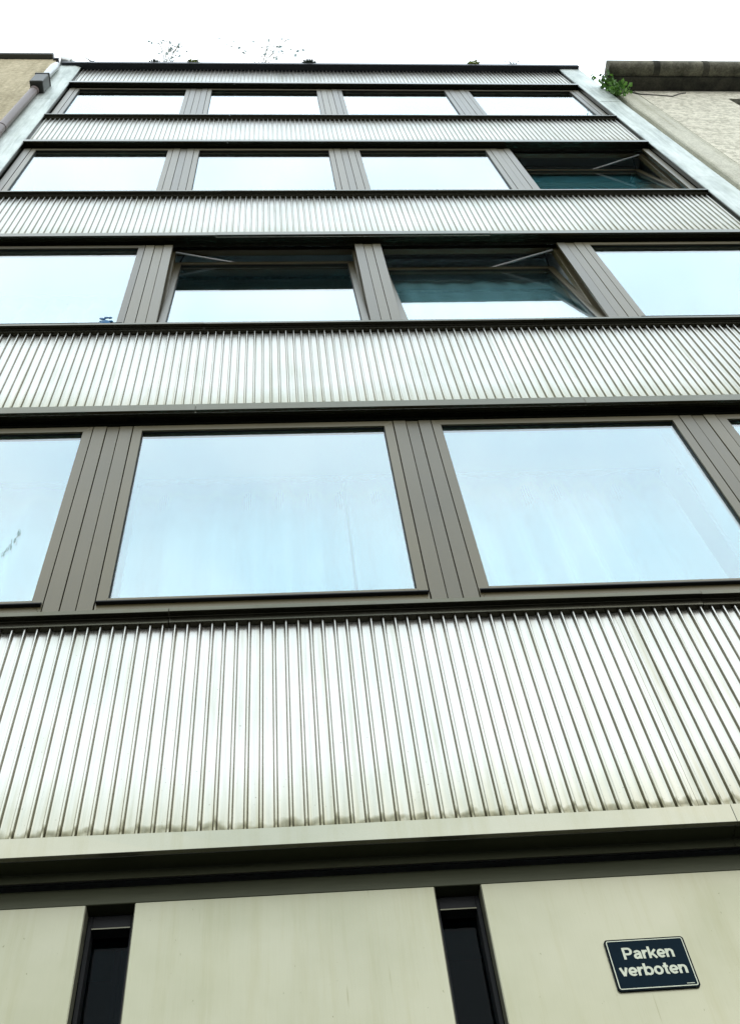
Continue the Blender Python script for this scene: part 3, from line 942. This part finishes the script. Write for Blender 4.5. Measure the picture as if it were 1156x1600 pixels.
# crack line and wire below the eaves
bm = bmesh.new()
pts = [(4.17, -0.026, 15.06), (4.30, -0.026, 14.88), (4.50, -0.024, 14.83), (4.66, -0.024, 14.76), (4.78, -0.024, 14.9), (4.9, -0.024, 14.98)]
tube(bm, pts, 0.008, 6)
bm2 = bm
rpart('crack', bm2, M['core'], 0, 40)

# ------------------------------------------------------------------ plants on the roof edges
def leaf(bm, p, d, up, l, w_):
    d = d.normalized(); s = d.cross(up)
    if s.length < 1e-4: s = Vector((1, 0, 0))
    s = s.normalized(); n = s.cross(d)
    a = bm.verts.new(p); b = bm.verts.new(p + d * l * 0.5 + s * w_ + n * l * 0.08)
    c = bm.verts.new(p + d * l); e_ = bm.verts.new(p + d * l * 0.5 - s * w_ + n * l * 0.08)
    bm.faces.new((a, b, c, e_))

def rdir(rs):
    v = Vector((rs.gauss(0, 1), rs.gauss(0, 1), rs.gauss(0, 1)))
    return v.normalized()

def sprig(loc, label, n_st, reach, spread, nleaf, seed, size=0.05):
    rs = random.Random(seed)
    root = tag(empty('roof_weed', loc), label, 'plant', 'weeds growing on the roof edge')
    bs, bl = bmesh.new(), bmesh.new()
    for k in range(n_st):
        a = rs.uniform(-1, 1)
        e_ = Vector((a * spread, rs.uniform(-0.06, 0.04), rs.uniform(0.6, 1.0) * reach))
        mid = Vector((a * spread * 0.35, 0.02, 0.55 * reach))
        pts = [Vector((a * 0.05, 0.0, 0)).lerp(mid, t_).lerp(mid.lerp(e_, t_), t_) for t_ in [q / 7 for q in range(8)]]
        tube(bs, pts, 0.0065, 5, 0.0035)
        for q in range(nleaf):
            t_ = rs.uniform(0.3, 1.0)
            p = pts[min(int(t_ * 7), 6)].lerp(pts[min(int(t_ * 7) + 1, 7)], (t_ * 7) % 1)
            side = p + rdir(rs) * 0.13
            side.y = max(side.y, -0.03)
            tube(bs, [p, side], 0.0022, 4)
            leaf(bl, side, rdir(rs), rdir(rs), rs.uniform(0.7, 1.4) * size, size * rs.uniform(0.25, 0.4))
    link('stem', mesh('stem', bs, M['stem']), root)
    link('leaves', mesh('leaves', bl, M['leaf']), root)['kind'] = 'stuff'
    return root
sprig((-1.63, -0.06, 16.48), 'wispy leafy weed arching over the roof edge near its left end', 6, 2.75, 0.34, 6, 1, 0.06)
sprig((-0.38, -0.06, 16.48), 'broader wispy weed arching over the roof edge left of its middle', 9, 2.55, 0.80, 5, 2, 0.06)

def tuft(loc, label, rad, n, m, seed, kind='moss', hgt=0.6):
    rs = random.Random(seed)
    root = tag(empty('moss_cushion', loc), label, 'moss', 'cushions of moss on the roof edge')
    bm = bmesh.new()
    for k in range(n):
        d = rdir(rs); d.z = abs(d.z)
        p = Vector((d.x * rad, d.y * rad * 0.6, d.z * rad * hgt)) * rs.uniform(0.6, 1.0)
        leaf(bm, p, d + rdir(rs) * 0.6, rdir(rs), rs.uniform(0.02, 0.04), 0.010)
    link('fronds', mesh('fronds', bm, m), root)['kind'] = 'stuff'
    bm = bmesh.new()
    bmesh.ops.create_icosphere(bm, subdivisions=2, radius=1.0)
    for v in bm.verts:
        f = 0.82 + 0.12 * rs.random()
        v.co = Vector((v.co.x * rad * f, v.co.y * rad * 0.6 * f, max(v.co.z, -0.1) * rad * hgt * f))
    link('cushion', mesh('cushion', bm, m, 0, 60), root)
tuft((-1.28, -0.075, 16.475), 'yellow green moss cushion beside the left wispy weed', 0.075, 160, M['moss'], 21)
tuft((0.245, -0.075, 16.475), 'dark green moss cushion left of the roof edge middle', 0.10, 220, M['moss_dark'], 22, hgt=0.45)
tuft((2.46, -0.075, 16.475), 'round yellow green moss cushion on the right half of the roof edge', 0.085, 200, M['moss'], 23, hgt=0.95)
tuft((-1.78, -0.075, 16.475), 'small brown green moss cushion at the foot of the left weed', 0.07, 120, M['moss_dark'], 24, hgt=0.5)

def grass_tuft(loc, label, n, h, seed):
    rs = random.Random(seed)
    root = tag(empty('grass_tuft', loc), label, 'plant', 'weeds growing on the roof edge')
    bm = bmesh.new()
    for k in range(n):
        a = rs.uniform(-1, 1)
        tip = Vector((a * h * 0.5, -rs.uniform(0.1, 0.5) * h, rs.uniform(0.6, 1) * h))
        tube(bm, [Vector((a * 0.04, 0, 0)), tip * 0.5 + Vector((0, 0, 0.05 * h)), tip], 0.005, 4, 0.0015)
        leaf(bm, tip, rdir(rs), rdir(rs), 0.03, 0.008)
    link('blades', mesh('blades', bm, M['leaf']), root)
grass_tuft((3.01, -0.07, 16.475), 'thin dry grass tuft near the right end of the roof edge', 16, 0.20, 31)
grass_tuft((-1.60, -0.07, 16.475), 'short grass tuft growing between moss at the left weed', 14, 0.15, 32)

tw = tag(empty('twig', (-2.64, -0.07, 16.48)), 'bent dry twig sticking up at the left end of the roof edge', 'twig')
bm = bmesh.new()
tube(bm, [(0.10, 0, 0), (0.06, -0.02, 0.04), (0.02, -0.03, 0.03), (-0.02, -0.05, 0.06), (-0.05, -0.08, 0.07)], 0.011, 6, 0.006)
tube(bm, [(0.06, -0.02, 0.04), (0.09, -0.05, 0.07)], 0.007, 5, 0.004)
link('branch', mesh('branch', bm, M['stem'], 0, 50), tw)

ivy = tag(empty('ivy', (3.98, -0.06, 15.02)), 'bright green ivy spilling from the right house eaves over the gap', 'plant')
bs, bl = bmesh.new(), bmesh.new()
rs = random.Random(41)
for k in range(9):
    p = [Vector((0.06, 0.05, 0.05))]
    tgt = Vector((rs.uniform(-0.22, 0.0), rs.uniform(-0.14, 0.02), rs.uniform(-0.60, 0.20)))
    for q in range(1, 9):
        p.append(Vector((0.06, 0.05, 0.05)).lerp(tgt, q / 8) + rdir(rs) * 0.02)
    tube(bs, p, 0.006, 5, 0.002)
    for q in range(26):
        a = p[rs.randrange(1, 9)] + rdir(rs) * 0.06
        leaf(bl, a, rdir(rs) + Vector((0, -0.6, -0.3)), rdir(rs), rs.uniform(0.04, 0.08), rs.uniform(0.018, 0.032))
link('vine', mesh('vine', bs, M['stem'], 0, 50), ivy)
link('leaves', mesh('leaves', bl, M['ivy']), ivy)['kind'] = 'stuff'
